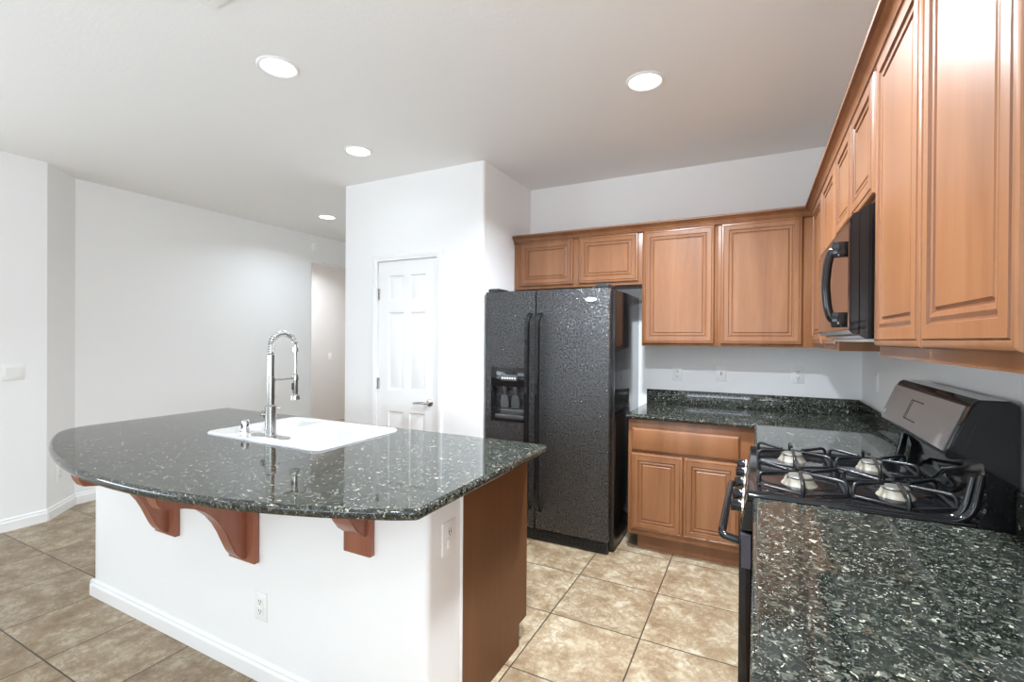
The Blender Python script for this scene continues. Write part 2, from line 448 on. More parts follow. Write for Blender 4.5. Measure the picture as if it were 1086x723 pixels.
# long left wall with the cased opening to the hall
oy0, oy1, oz = 0.437, 1.40, 2.385
b = B()
prism(b, [(XL - .12, -1.9419), (XL, -1.9419)] + arc2(XL - .018, oy0 - .018, .018, 0, 90, 5) + [(XL - .12, oy0)], 0, oz)
box(b, XL - .12, XL, oy1, 3.1, 0, oz); box(b, XL - .12, XL, -1.9419, 3.1, oz, H)
struct('wall_far', b, M_WALL)
b = B(); box(b, XL, XPL + .1, 3.1, 3.2, 0, H); struct('wall_hall', b, M_WALL)
b = B(); box(b, -7.1, -7.0, -1.0, 3.2, 0, H); box(b, -7.0, XL - .12, -1.1, -1.0, 0, H); box(b, -7.0, XL - .12, 3.1, 3.2, 0, H)
struct('wall_beyond', b, M_WALL_DIM)
# pantry block: rounded drywall corners, door opening
DX0, DX1, DZ = -3.418, -2.817, 2.035
b = B()
prism(b, [(DX1, YP)] + arc2(XP - .02, YP + .02, .02, -90, 0, 5) + [(XP, .1), (XP - .1, .1), (XP - .1, YP + .12), (DX1, YP + .12)], 0, H)
prism(b, [(DX0, YP + .12), (XPL + .1, YP + .12), (XPL + .1, 3.1), (XPL, 3.1)] + arc2(XPL + .02, YP + .02, .02, 180, 270, 5) + [(DX0, YP)], 0, H)
box(b, DX0, DX1, YP, YP + .12, DZ, H)
box(b, DX0 - .05, DX1 + .05, YP + .5, YP + .52, 0, H)
struct('wall_pantry', b, M_WALL)

# unseen windows behind the camera; the side pair is added to light the room
def window(name, axis, a0, a1, z0, z1, p):
    fr = B()
    def bx(u0, u1, w0, w1, d0, d1, bm):
        if axis == 'X': box(bm, u0, u1, p + d0, p + d1, w0, w1)
        else: box(bm, p + d0, p + d1, u0, u1, w0, w1)
    t = .05; mid = (a0 + a1) / 2
    bx(a0, a1, z0, z0 + t, -.03, .03, fr); bx(a0, a1, z1 - t, z1, -.03, .03, fr)
    bx(a0, a0 + t, z0 + t, z1 - t, -.03, .03, fr); bx(a1 - t, a1, z0 + t, z1 - t, -.03, .03, fr); bx(mid - t / 2, mid + t / 2, z0 + t, z1 - t, -.03, .03, fr)
    o = struct(name, fr, M_TRIM)
    for q0, q1 in ((a0 + t, mid - t / 2), (mid + t / 2, a1 - t)):
        g = B(); bx(q0, q1, z0 + t, z1 - t, -.004, .004, g); obj('pane', g, M_GLASS, o)
window('window_1', 'X', wx0, wx1, wz0, wz1, YR - .05)
window('added_window_left', 'Y', vy0, vy1, vz0, vz1, XL2 - .05)
window('added_window_right', 'Y', ry0, ry1, .75, 2.15, .05)

# baseboards (two-step profile)
def baseboard(name, p0, p1, nrm, h=.092):
    p0, p1, nrm = Vector((*p0, 0)), Vector((*p1, 0)), Vector((*nrm, 0)).normalized()
    prof = [(0, 0), (.016, 0), (.016, h * .68), (.012, h * .76), (.010, h * .80), (.010, h * .9), (.004, h), (0, h)]
    bm = B(); r = []
    for p in (p0, p1): r.append([bm.verts.new(p + nrm * a + Z * c) for a, c in prof])
    n = len(prof)
    for i in range(n): bm.faces.new((r[0][i], r[0][(i + 1) % n], r[1][(i + 1) % n], r[1][i]))
    bm.faces.new(r[0]); bm.faces.new(r[1])
    return bm
struct('baseboard_left', baseboard('b', (XL2, YR), (XL2, YL2), (1, 0)), M_TRIM, smooth=25)
cn = Vector((-(YL2 + 1.942), XL2 - XL)).normalized(); cn = Vector((abs(cn.x), abs(cn.y)))
struct('baseboard_angled', baseboard('b', (XL2, YL2), (XL, -1.942), cn), M_TRIM, smooth=25)
struct('baseboard_far', baseboard('b', (XL, -1.942), (XL, oy0 - .02), (1, 0)), M_TRIM, smooth=25)
struct('baseboard_pantry', baseboard('b', (XPL, YP), (DX0 - .056, YP), (0, -1)), M_TRIM, smooth=25)
struct('baseboard_alcove', baseboard('b', (DX1 + .056, YP), (XP, YP), (0, -1)), M_TRIM, smooth=25)
struct('baseboard_right', baseboard('b', (0, YR), (0, -3.42), (-1, 0)), M_TRIM, smooth=25)

# pantry door: casing (trim) + six-panel leaf with lever and hinges
b = B()
cw = .055
prof = [(0, 0), (.0, .010), (.008, .016), (.030, .016), (.038, .012), (cw, .010), (cw, 0)]
def casing(bm, path, inw):
    rs = []
    for (x, z), (dx, dz) in zip(path, inw):
        rs.append([bm.verts.new((x + dx * (cw - a), YP - t, z + dz * (cw - a))) for a, t in prof])
    n = len(prof)
    for r0, r1 in zip(rs, rs[1:]):
        for i in range(n): bm.faces.new((r0[i], r0[(i + 1) % n], r1[(i + 1) % n], r1[i]))
    bm.faces.new(rs[0]); bm.faces.new(rs[-1])
casing(b, [(DX0, 0), (DX0, DZ), (DX1, DZ), (DX1, 0)], [(-1, 0), (-1, 1), (1, 1), (1, 0)])
struct('trim_1', b, M_TRIM, smooth=25)
def six_panel(x0, x1, z0, z1, yf):
    bm = B(); w = x1 - x0
    cols = [(x0 + .11, x0 + .265), (x1 - .265, x1 - .11)]
    rows = [(z0 + .20, z0 + .80), (z0 + .975, z0 + 1.605), (z0 + 1.695, z0 + 1.905)]
    xs = sorted({x0, x1, *[c for q in cols for c in q]}); zs = sorted({z0, z1, *[c for q in rows for c in q]})
    for i in range(len(xs) - 1):
        for j in range(len(zs) - 1):
            a0, a1, c0, c1 = xs[i], xs[i + 1], zs[j], zs[j + 1]
            if (a0, a1) in cols and (c0, c1) in rows:
                rg = []
                for d, t in ((0, 0), (.008, .009), (.016, .009), (.034, .003)):
                    rg.append([bm.verts.new(p) for p in ((a0 + d, yf + t, c0 + d), (a1 - d, yf + t, c0 + d), (a1 - d, yf + t, c1 - d), (a0 + d, yf + t, c1 - d))])
                for p, q in zip(rg, rg[1:]):
                    for k in range(4): bm.faces.new((p[k], p[(k + 1) % 4], q[(k + 1) % 4], q[k]))
                bm.faces.new(rg[-1])
            else:
                bm.faces.new([bm.verts.new(p) for p in ((a0, yf, c0), (a1, yf, c0), (a1, yf, c1), (a0, yf, c1))])
    bmesh.ops.remove_doubles(bm, verts=bm.verts, dist=1e-5)
    t = .035
    q = [bm.verts.new(p) for p in ((x0, yf + t, z0), (x1, yf + t, z0), (x1, yf + t, z1), (x0, yf + t, z1))]
    f = [bm.verts.new(p) for p in ((x0, yf, z0), (x1, yf, z0), (x1, yf, z1), (x0, yf, z1))]
    bm.faces.new(q)
    for k in range(4): bm.faces.new((f[k], f[(k + 1) % 4], q[(k + 1) % 4], q[k]))
    return bm
door = struct('door_1', six_panel(DX0 + .004, DX1 - .004, .008, DZ - .004, YP + .004), M_TRIM, smooth=20)
b = B(); hx, hz = DX1 - .065, .90; yf = YP + .004
lathe(b, [(.031, 0), (.031, -.004), (.026, -.010), (.012, -.012), (.011, -.045)], (hx, yf, hz), 'Y')
tube(b, fillet([(hx, yf - .030, hz), (hx, yf - .050, hz), (hx - .05, yf - .052, hz + .002), (hx - .125, yf - .047, hz - .006)], .02), [.010] * 3 + [.0095] * 12 + [.0085, .007][:1], 10)
obj('door_handle', b, M_CHROME, door)
for z in (.22, 1.03, 1.765):
    b = B(); tube(b, [(DX0 + .002, YP - .006, z - .045), (DX0 + .002, YP - .006, z + .045)], .0065, 8); box(b, DX0 - .004, DX0 + .022, YP - .002, YP + .003, z - .044, z + .044)
    obj('hinge', b, M_CHROME, door)

# ------------------------------------------------------------------ kitchen island
IZ0, IZ1 = 0.880, 0.914
IF, IX0, IX1 = -2.545, -3.812, -1.575     # front face of the knee wall, its left end, right end
isl = thing('kitchen_island', 'white plaster kitchen island with brown side panel and curved granite top', 'kitchen island', (-2.7, -2.15, 0))
b = B()
prism(b, arc2(IX0 + .015, IF + .015, .015, 180, 270, 4) + arc2(IX1 - .02, IF + .02, .02, -90, 0, 5) + [(IX1, -2.348), (IX0, -2.348)], 0, IZ0 - .001)
obj('knee_wall', b, M_WALL, isl)
b = B(); box(b, IX0, IX1 - .018, -2.347, -1.79, .10, IZ0 - .20, .002); box(b, IX0, IX1 - .018, -2.347, -2.335, IZ0 - .2, IZ0 - .001)
box(b, IX0, IX1 - .018, -1.80, -1.79, IZ0 - .2, IZ0 - .001); box(b, IX0, IX0 + .012, -2.335, -1.80, IZ0 - .2, IZ0 - .001)
obj('cabinet_box', b, M_WOOD, isl)
b = B(); box(b, IX0 + .03, IX1 - .018, -2.34, -1.86, 0, .10); obj('toe_kick', b, M_PANEL_SHADED, isl)
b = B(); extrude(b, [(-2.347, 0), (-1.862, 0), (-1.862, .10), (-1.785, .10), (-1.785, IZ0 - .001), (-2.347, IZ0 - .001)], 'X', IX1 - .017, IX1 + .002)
obj('side_panel', b, M_PANEL_SHADED, isl, smooth=0)
b = B(); box(b, IX1 - .004, IX1 + .008, -2.352, -2.346, 0, IZ0 - .001); obj('corner_strip', b, M_TRIM, isl)
obj('baseboard', baseboard('b', (IX0 - .015, IF), (IX1 + .002, IF), (0, -1), .085), M_TRIM, isl, smooth=25)
obj('baseboard', baseboard('b', (IX0, IF - .015), (IX0, -2.35), (-1, 0), .085), M_TRIM, isl, smooth=25)
BIG = [(.360, .0), (.360, .038), (.352, .064), (.338, .088), (.300, .096), (.262, .106), (.222, .122), (.186, .146), (.154, .178), (.128, .216), (.107, .258), (.090, .300), (.074, .338), (.060, .362), (.044, .378), (.026, .386), (.012, .384)]
SMALL = [(.135, .0), (.128, .030), (.110, .070), (.088, .108), (.066, .138), (.040, .160), (.012, .176)]
def corbel(x, plate_half, arm_half, drop, prof):
    """bracket: back plate on the knee wall plus a curved arm under the counter"""
    bm = B(); zt = IZ0 - .002
    box(bm, x - plate_half, x + plate_half, IF - .024, IF, zt - drop, zt, .004)
    p = [(IF - .012, zt)] + [(IF - a, zt - c) for a, c in prof]
    t = bmesh.new(); extrude(t, p, 'X', x - arm_half, x + arm_half)
    bmesh.ops.recalc_face_normals(t, faces=t.faces)
    bmesh.ops.bevel(t, geom=[e for e in t.edges if abs(e.verts[0].co.x - e.verts[1].co.x) < 1e-6], offset=.004, segments=2, affect='EDGES')
    merge(bm, t)
    return bm
for x in (-3.085, -2.515):
    obj('corbel', corbel(x, .085, .035, .402, BIG), M_CHERRY, isl, smooth=30)
obj('corbel', corbel(-1.870, .064, .050, .240, SMALL), M_CHERRY, isl, smooth=30)
cb = corbel(0, .05, .035, .11, [(.045, 0), (.045, .012), (.040, .03), (.03, .06), (.012, .10)])
cb.transform(Matrix.Translation((0, -IF, 0))); cb.transform(Matrix.Rotation(radians(-90), 4, 'Z')); cb.transform(Matrix.Translation((IX0, -2.47, 0)))
obj('corbel', cb, M_CHERRY, isl, smooth=30)

# counter top outline (counter-clockwise): straight back and sides, bowed front
YB, XLc, XRc = -1.770, -3.885, -1.472
Rr = Vector((XRc - .012, -2.742)); ML = -2.61; SAG = .258; HALF = Rr.x - ML
RAD = (HALF ** 2 + SAG ** 2) / (2 * SAG); cy = Rr.y - SAG + RAD
def arc_y(x): return cy - math.sqrt(RAD ** 2 - (x - ML) ** 2)
a0 = math.degrees(math.asin((XLc + .20 - ML) / RAD)); a1 = math.degrees(math.asin(HALF / RAD))
front = [(ML + RAD * sin(radians(a0 + (a1 - a0) * i / 40)), cy - RAD * cos(radians(a0 + (a1 - a0) * i / 40))) for i in range(41)]
ycn = arc_y(XLc + .03)
c0, c1, c2 = Vector((XLc, ycn + .15)), Vector((XLc, ycn - .005)), Vector(front[0])
lc = [tuple((1 - t) ** 2 * c0 + 2 * t * (1 - t) * c1 + t * t * c2) for t in [k / 10 for k in range(10)]]
island_poly = lc + front[:-1] + [(XRc - .02, -2.741), (XRc - .005, -2.733), (XRc, -2.718)] + arc2(XRc - .03, YB - .03, .03, 0, 90, 5) + arc2(XLc + .03, YB - .03, .03, 90, 180, 5)
SX0, SX1, SY0, SY1 = -3.10, -2.292, -2.385, -1.838
b = B(); slab(b, island_poly, IZ0, IZ1, .011, [rrect(SX0 + .02, SX1 - .02, SY0 + .02, SY1 - .02, .05)])
o = obj('countertop', b, M_GRANITE, None, smooth=50)
tag(o, 'dark speckled granite island top with bowed front edge, holding the white sink', 'countertop'); rebase(o, (-2.7, -2.15, IZ0))

# ------------------------------------------------------------------ sink, faucet, air gap
sk = thing('kitchen_sink', 'white double-bowl drop-in sink set in the granite island top', 'sink', (-2.7, -2.1, IZ1))
b = B()
zt = IZ1 + .012
out = rrect(SX0, SX1, SY0, SY1, .045)
r0 = [b.verts.new((x, y, IZ1)) for x, y in out]
r1 = [b.verts.new((x, y, IZ1 + .007)) for x, y in out]
ra_ = [b.verts.new((x, y, zt)) for x, y in inset(out, .006)]
r2_ = [b.verts.new((x, y, zt)) for x, y in inset(out, .009)]
n = len(out)
for p, q in ((r0, r1), (r1, ra_), (ra_, r2_)):
    for i in range(n): b.faces.new((p[i], p[(i + 1) % n], q[(i + 1) % n], q[i]))
es = [b.edges.get((r2_[i], r2_[(i + 1) % n])) for i in range(n)]
bowls = [(-3.062, -2.795, -2.245, -1.872), (-2.755, -2.345, -2.325 + .08, -1.872)]
for k, (x0, x1, y0, y1) in enumerate(bowls):
    prev = None
    for d, z in ((0, zt), (.002, zt), (.005, zt - .003), (.008, zt - .012), (.016, zt - .14), (.024, zt - .162), (.045, zt - .172)):
        pl = rrect(x0 + d, x1 - d, y0 + d, y1 - d, .055)
        rg = [b.verts.new((x, y, z)) for x, y in pl]
        if prev is None: es += [b.edges.new((rg[i], rg[(i + 1) % len(rg)])) for i in range(len(rg))]
        else:
            for i in range(len(rg)): b.faces.new((prev[i], prev[(i + 1) % len(rg)], rg[(i + 1) % len(rg)], rg[i]))
        prev = rg
    b.faces.new(prev)
bmesh.ops.triangle_fill(b, use_beauty=True, edges=es)
obj('basin', b, M_PORC, sk, smooth=50)
for x0, x1, y0, y1 in bowls:
    b = B(); lathe(b, [(.042, 0), (.042, .003), (.034, .004), (.030, .001), (.006, .001), (.006, .006), (.003, .007)], ((x0 + x1) / 2, (y0 + y1) / 2, zt - .172), 'Z', 20)
    obj('drain', b, M_POLISH, sk)

FX, FY, FZ = -2.685, -2.312, zt
fa = thing('kitchen_faucet', 'tall spring-neck pull-down kitchen faucet in brushed nickel on white sink', 'faucet', (FX, FY, FZ))
b = B(); pl = rrect(FX - .125, FX + .125, FY - .028, FY + .028, .027)
for i, (d, z) in enumerate(((0, 0), (0, .004), (.003, .007))): pass
rg = [[b.verts.new((x, y, FZ + z)) for x, y in inset(pl, d)] for d, z in ((0, 0), (0, .004), (.003, .007))]
for p, q in zip(rg, rg[1:]):
    for i in range(len(p)): b.faces.new((p[i], p[(i + 1) % len(p)], q[(i + 1) % len(p)], q[i]))
b.faces.new(rg[0]); b.faces.new(rg[-1]); obj('deck_plate', b, M_CHROME, fa)
b = B(); lathe(b, [(.030, .005), (.030, .008), (.0255, .012), (.0255, .148), (.022, .152), (.0185, .156), (.0185, .288), (.0165, .290), (.0165, .392), (.012, .396)], (FX, FY, FZ), 'Z', 24)
obj('body', b, M_CHROME, fa)
# hose path: up, over and down toward the bowls
arcp = [Vector((FX, FY, FZ + .39))]
cyy, R_ = FY + .068, .068
for i in range(25):
    a = radians(180 - 180 * i / 24)
    arcp.append(Vector((FX, cyy + R_ * cos(a), FZ + .435 + .062 * sin(a))))
tail = [Vector((FX, FY + 2 * R_, FZ + .40)), Vector((FX, FY + 2 * R_ + .004, FZ + .34)), Vector((FX, FY + 2 * R_, FZ + .285))]
b = B(); tube(b, arcp + tail, .0068, 10); obj('hose', b, M_CHROME, fa)
# coil spring round the hose from the body over to just past the crest
path = arcp[:24]; L = [0]
for p, q in zip(path, path[1:]): L.append(L[-1] + (q - p).length)
def at(s):
    for i in range(len(L) - 1):
        if s <= L[i + 1] or i == len(L) - 2:
            t = (s - L[i]) / max(L[i + 1] - L[i], 1e-6); return path[i].lerp(path[i + 1], t), (path[i + 1] - path[i]).normalized()
b = B(); turns = 20; pts = []
for i in range(turns * 10 + 1):
    p, t = at(L[-1] * i / (turns * 10)); a = 2 * pi * i / 10
    u = X; w = t.cross(u).normalized()
    pts.append(p + .0135 * (cos(a) * u + sin(a) * w))
tube(b, pts, .0027, 6); obj('spring', b, M_POLISH, fa)
b = B(); lathe(b, [(.010, 0), (.015, .002), (.015, .022), (.010, .025)], (FX, FY + 2 * R_, FZ + .405), 'Z', 16); obj('spring_collar', b, M_POLISH, fa)
b = B(); hx_, hy_ = FX, FY + 2 * R_
lathe(b, [(.010, .295), (.0145, .290), (.0145, .205), (.0135, .200), (.0135, .190), (.023, .186), (.024, .166), (.018, .163)], (hx_, hy_, FZ), 'Z', 20)
obj('spray_head', b, M_CHROME, fa)
b = B(); box(b, hx_ - .006, hx_ + .006, hy_ - .018, hy_ - .012, FZ + .215, FZ + .25, .002); obj('spray_button', b, M_BLACKSAT, fa)
b = B(); tube(b, [(FX, FY + .015, FZ + .272), (FX, hy_ - .010, FZ + .272)], .005, 10); lathe(b, [(.0205, .262), (.0205, .282), (.017, .283), (.017, .261)], (FX, FY, FZ)); lathe(b, [(.0175, .266), (.0175, .279), (.015, .28), (.015, .265)], (hx_, hy_, FZ))
obj('holder_arm', b, M_CHROME, fa)
b = B(); lathe(b, [(.012, -.02), (.012, -.034), (.017, -.036), (.017, -.058), (.014, -.062)], (FX, FY, FZ + .105), 'X', 20)
tube(b, [(FX - .050, FY, FZ + .108), (FX - .048, FY + .03, FZ + .118), (FX - .046, FY + .085, FZ + .128)], [.006, .005, .004], 8)
obj('handle', b, M_CHROME, fa)
b = B(); lathe(b, [(.024, 0), (.024, .004), (.018, .006), (.018, .050), (.016, .058), (.008, .062)], (-2.90, -2.295, zt), 'Z', 20)
o = obj('air_gap', b, M_POLISH, None); tag(o, 'short chrome air gap cap on the sink rim left of the faucet', 'air gap'); rebase(o, (-2.90, -2.295, zt))
b = B(); box(b, -2.906, -2.894, -2.3145, -2.312, zt + .02, zt + .045); obj('vent_slot', b, M_SLOT, o)

# ------------------------------------------------------------------ perimeter counters and backsplashes
CZ0, CZ1 = .880, .914
RY0, RY1 = -1.375, -2.135                # range between these along the right wall
ct = B(); slab(ct, [(-1.386, -.645), (-.632, -.645), (-.622, -.655), (-.622, RY0 + .003), (-.001, RY0 + .003), (-.001, -.001), (-1.386, -.001)], CZ0, CZ1, .011)
o = obj('countertop', ct, M_GRANITE, None, smooth=50); tag(o, 'L-shaped dark granite counter in the far corner, between fridge and range', 'countertop'); rebase(o, (-.7, -.3, CZ0))
for nm, a in (('X', (-1.377, -.001, -.021, -.001)), ('Y', (-.021, -.001, RY0 + .003, -.0215))):
    b = B(); box(b, a[0], a[1], a[2], a[3], CZ1, 1.022, .003)
    obj('backsplash', b, M_GRANITE, o)
b = B(); slab(b, [(-.622, -3.4), (-.001, -3.4), (-.001, RY1 - .003), (-.622, RY1 - .003)], CZ0, CZ1, .011)
o = obj('countertop', b, M_GRANITE, None, smooth=50); tag(o, 'dark speckled granite counter in the foreground, nearer than the range', 'countertop'); rebase(o, (-.3, -2.8, CZ0))
b = B(); box(b, -.021, -.001, -3.4, RY1 - .003, CZ1, 1.022, .003); obj('backsplash', b, M_GRANITE, o)

# ------------------------------------------------------------------ cabinets
def door_part(parent, o, U, Nn, w, h, name='door', prof=DOOR_PROF, scale=1.0):
    bm = B(); panel_door(bm, o, U, Z, Nn, w, h, prof, scale); return obj(name, bm, WOODS, parent, smooth=22)
# base cabinet under the far counter (faces the camera)
bc = thing('base_cabinet', 'maple base cabinet with one drawer and two doors right of the fridge', 'base cabinet', (-1.03, -.3, 0))
b = B(); box(b, -1.3775, -.62, -.605, -.002, .108, CZ0, .001); obj('cabinet_box', b, M_WOOD, bc)
b = B(); box(b, -1.325, -.62, -.545, -.01, 0, .108); obj('toe_kick', b, M_WOOD, bc)
door_part(bc, (-1.352, -.605, .672), X, -Y, .648, .148, 'drawer_front', SLAB_PROF)
door_part(bc, (-1.356, -.605, .145), X, -Y, .328, .508)
door_part(bc, (-1.022, -.605, .145), X, -Y, .320, .508)
bc2 = thing('base_cabinet', 'maple base cabinet tucked between the far corner and the range', 'base cabinet', (-.3, -1.0, 0))
b = B(); box(b, -.595, -.002, RY0 + .005, -.62, .108, CZ0, .001); obj('cabinet_box', b, M_WOOD, bc2)
b = B(); box(b, -.535, -.01, RY0 + .005, -.62, 0, .108); obj('toe_kick', b, M_WOOD, bc2)
door_part(bc2, (-.595, -.72, .145), -Y, -X, .62, .508); door_part(bc2, (-.595, -.72, .672), -Y, -X, .62, .148, 'drawer_front', SLAB_PROF)
bc3 = thing('base_cabinet', 'maple base cabinet under the foreground counter beside the range', 'base cabinet', (-.3, -2.75, 0))
b = B(); box(b, -.580, -.002, -3.38, RY1 - .005, .108, CZ0, .001); obj('cabinet_box', b, M_WOOD, bc3)
b = B(); box(b, -.52, -.01, -3.38, RY1 - .005, 0, .108); obj('toe_kick', b, M_WOOD, bc3)
for k in range(2):
    door_part(bc3, (-.580, -2.16 - k * .61, .145), -Y, -X, .59, .508); door_part(bc3, (-.580, -2.16 - k * .61, .672), -Y, -X, .59, .148, 'drawer_front', SLAB_PROF)

UZ0, UZ1, UD = 1.362, 2.215, .305
wc = thing('wall_cabinet', 'short two-door maple wall cabinet above the black fridge', 'wall cabinet', (-1.87, -.15, 1.808))
b = B(); box(b, -2.398, -1.3585, -UD, -.001, 1.808, UZ1, .001); obj('cabinet_box', b, M_WOOD, wc)
door_part(wc, (-2.338, -UD, 1.832), X, -Y, .452, .352); door_part(wc, (-1.838, -UD, 1.832), X, -Y, .452, .352)
wc = thing('wall_cabinet', 'tall single-door maple wall cabinet just right of the fridge', 'wall cabinet', (-1.1, -.15, UZ0))
b = B(); box(b, -1.3575, -.8555, -UD, -.001, UZ0, UZ1, .001); obj('cabinet_box', b, M_WOOD, wc)
door_part(wc, (-1.348, -UD, 1.380), X, -Y, .474, .806)
wc = thing('wall_cabinet', 'tall single-door maple wall cabinet on the back wall in the corner', 'wall cabinet', (-.55, -.15, UZ0))
b = B(); box(b, -.8545, -.001, -UD, -.001, UZ0, UZ1, .001); obj('cabinet_box', b, M_WOOD, wc)
door_part(wc, (-.833, -UD, 1.380), X, -Y, .470, .806)
def right_cab(label, y0, y1, z0, doors, zd=None):
    w = thing('wall_cabinet', label, 'wall cabinet', (-.15, (y0 + y1) / 2, z0))
    bm = B(); box(bm, -UD, -.001, y1 + .0005, y0 - .0005, z0, UZ1, .001); obj('cabinet_box', bm, M_WOOD, w)
    zd = zd or z0 + .028
    for a, c in doors: door_part(w, (-UD, a, zd), -Y, -X, a - c, UZ1 - .030 - zd)
right_cab('maple wall cabinet on the right wall nearest the room corner', -.306, -.90, UZ0, [(-.45, -.88)])
right_cab('narrow maple wall cabinet on the right wall just left of the microwave', -.90, RY0, UZ0, [(-.93, -1.352)])
right_cab('short two-door maple wall cabinet directly above the microwave', RY0, RY1, 1.81, [(-1.397, -1.747), (-1.763, -2.115)], 1.832)
right_cab('large two-door maple wall cabinet in the right foreground', RY1, -2.995, UZ0, [(-2.153, -2.573), (-2.583, -2.985)])
# crown moulding sweeping both runs
prof = [(-.002, 2.184), (.012, 2.184), (.015, 2.190), (.0125, 2.193), (.0125, 2.197), (.017, 2.199), (.020, 2.207), (.029, 2.216), (.041, 2.223), (.039, 2.226), (.039, 2.229), (.050, 2.231), (.051, 2.241), (.046, 2.244), (-.002, 2.244)]
b = B(); rs = []
for kind in range(4):
    ring = []
    for d, z in prof:
        if kind == 0: p = (-2.398, -UD - d, z)
        elif kind == 1: p = (-UD - d, -UD - d, z)
        elif kind == 2: p = (-UD - d, -2.995, z)
        else: continue
        ring.append(b.verts.new(p))
    if ring: rs.append(ring)
n = len(prof)
for p, q in zip(rs, rs[1:]):
    for i in range(n):
        f = b.faces.new((p[i], p[(i + 1) % n], q[(i + 1) % n], q[i])); f.material_index = 1 if i in (1, 2, 3, 4, 8, 9, 10) else 0  # groove glaze, spread wider so shade under the crown is in the colour
b.faces.new(rs[0]); b.faces.new(rs[-1])
o = obj('crown_moulding', b, WOODS, None, smooth=25); tag(o, 'maple crown moulding along the tops of both runs of wall cabinets', 'crown moulding'); rebase(o, (-UD, -UD, 2.2))

# ------------------------------------------------------------------ refrigerator
FX0, FX1, FXS, FYF = -2.377, -1.458, -1.980, -.800
rf = thing('refrigerator', 'black side-by-side refrigerator with textured doors and water dispenser', 'refrigerator', (-1.93, -.43, 0))
b = B(); box(b, FX0 + .004, FX1 + .016, FYF + .075, -.012, .015, 1.735, .006); obj('cabinet_body', b, M_BLACK, rf)
b = B(); box(b, FX0 + .01, FX1 - .01, FYF + .03, FYF + .074, .0, .085, .006)
for k in range(5): box(b, FX0 + .02, FX1 - .02, FYF + .022, FYF + .031, .016 + k * .013, .023 + k * .013)
obj('toe_grille', b, M_BLACKSAT, rf)
for nm, x0, x1 in (('freezer_door', FX0, FXS - .003), ('fridge_door', FXS + .003, FX1)):
    b = B()
    if nm == 'freezer_door':
        dx0, dx1, dz0, dz1 = -2.318, -2.062, .832, 1.065       # recess of the dispenser
        xs = [x0, dx0, dx1, x1]; zs = [.09, dz0, dz1, 1.742]
        for i in range(3):
            for j in range(3):
                if i == 1 and j == 1: continue
                q = [b.verts.new(p) for p in ((xs[i], FYF, zs[j]), (xs[i + 1], FYF, zs[j]), (xs[i + 1], FYF, zs[j + 1]), (xs[i], FYF, zs[j + 1]))]
                b.faces.new(q)
        bmesh.ops.remove_doubles(b, verts=b.verts, dist=1e-5)
        yb_ = FYF + .068
        fr = [b.verts.new(p) for p in ((x0, FYF, .09), (x1, FYF, .09), (x1, FYF, 1.742), (x0, FYF, 1.742))]
        bk = [b.verts.new(p) for p in ((x0, yb_, .09), (x1, yb_, .09), (x1, yb_, 1.742), (x0, yb_, 1.742))]
        for k in range(4): b.faces.new((fr[k], fr[(k + 1) % 4], bk[(k + 1) % 4], bk[k]))
        b.faces.new(bk)
        c0 = [b.verts.new(p) for p in ((dx0, FYF, dz0), (dx1, FYF, dz0), (dx1, FYF, dz1), (dx0, FYF, dz1))]
        c1 = [b.verts.new(p) for p in ((dx0, FYF + .06, dz0), (dx1, FYF + .06, dz0), (dx1, FYF + .06, dz1), (dx0, FYF + .06, dz1))]
        for k in range(4): b.faces.new((c0[k], c0[(k + 1) % 4], c1[(k + 1) % 4], c1[k]))
        b.faces.new(c1)
        d_l = obj(nm, b, M_FRIDGE, rf)
    else:
        box(b, x0, x1, FYF, FYF + .068, .09, 1.742, .006, 3); d_r = obj(nm, b, M_FRIDGE, rf)
# dispenser pieces
b = B()
fr_ = [(-2.330, -2.050, .815, 1.200)]
box(b, -2.330, -2.050, FYF - .006, FYF - .0005, 1.066, 1.200, .002); box(b, -2.330, -2.318, FYF - .006, FYF - .0005, .815, 1.066); box(b, -2.062, -2.050, FYF - .006, FYF - .0005, .815, 1.066); box(b, -2.318, -2.062, FYF - .010, FYF - .0005, .815, .832)
dp = obj('dispenser_panel', b, M_BLACK, d_l)
b = B(); box(b, -2.252, -2.118, FYF - .009, FYF - .006, 1.105, 1.150, .001); obj('button_strip', b, M_GREYPL, d_l)
b = B()
for k in range(6): box(b, -2.240 + k * .020, -2.228 + k * .020, FYF - .0105, FYF - .009, 1.118, 1.130)
obj('indicator_lights', b, M_BADGE, d_l)
for xx in (-2.232, -2.145):
    b = B(); lathe(b, [(.020, 1.06), (.022, 1.045), (.012, 1.02), (.010, 1.0)], (xx, FYF + .028, 0), 'Z', 14)
    t = bmesh.new(); extrude(t, [(xx - .022, 1.0), (xx + .022, 1.0), (xx + .034, .94), (xx + .026, .91), (xx - .026, .91), (xx - .034, .94)], 'Y', FYF + .020, FYF + .034); merge(b, t)
    obj('paddle', b, M_GREYPL, d_l)
b = B(); box(b, -2.30, -2.07, FYF + .004, FYF + .055, .833, .862, .004); box(b, -2.27, -2.08, FYF + .03, FYF + .058, .862, .90, .004); obj('drip_tray', b, M_GREYPL, d_l)
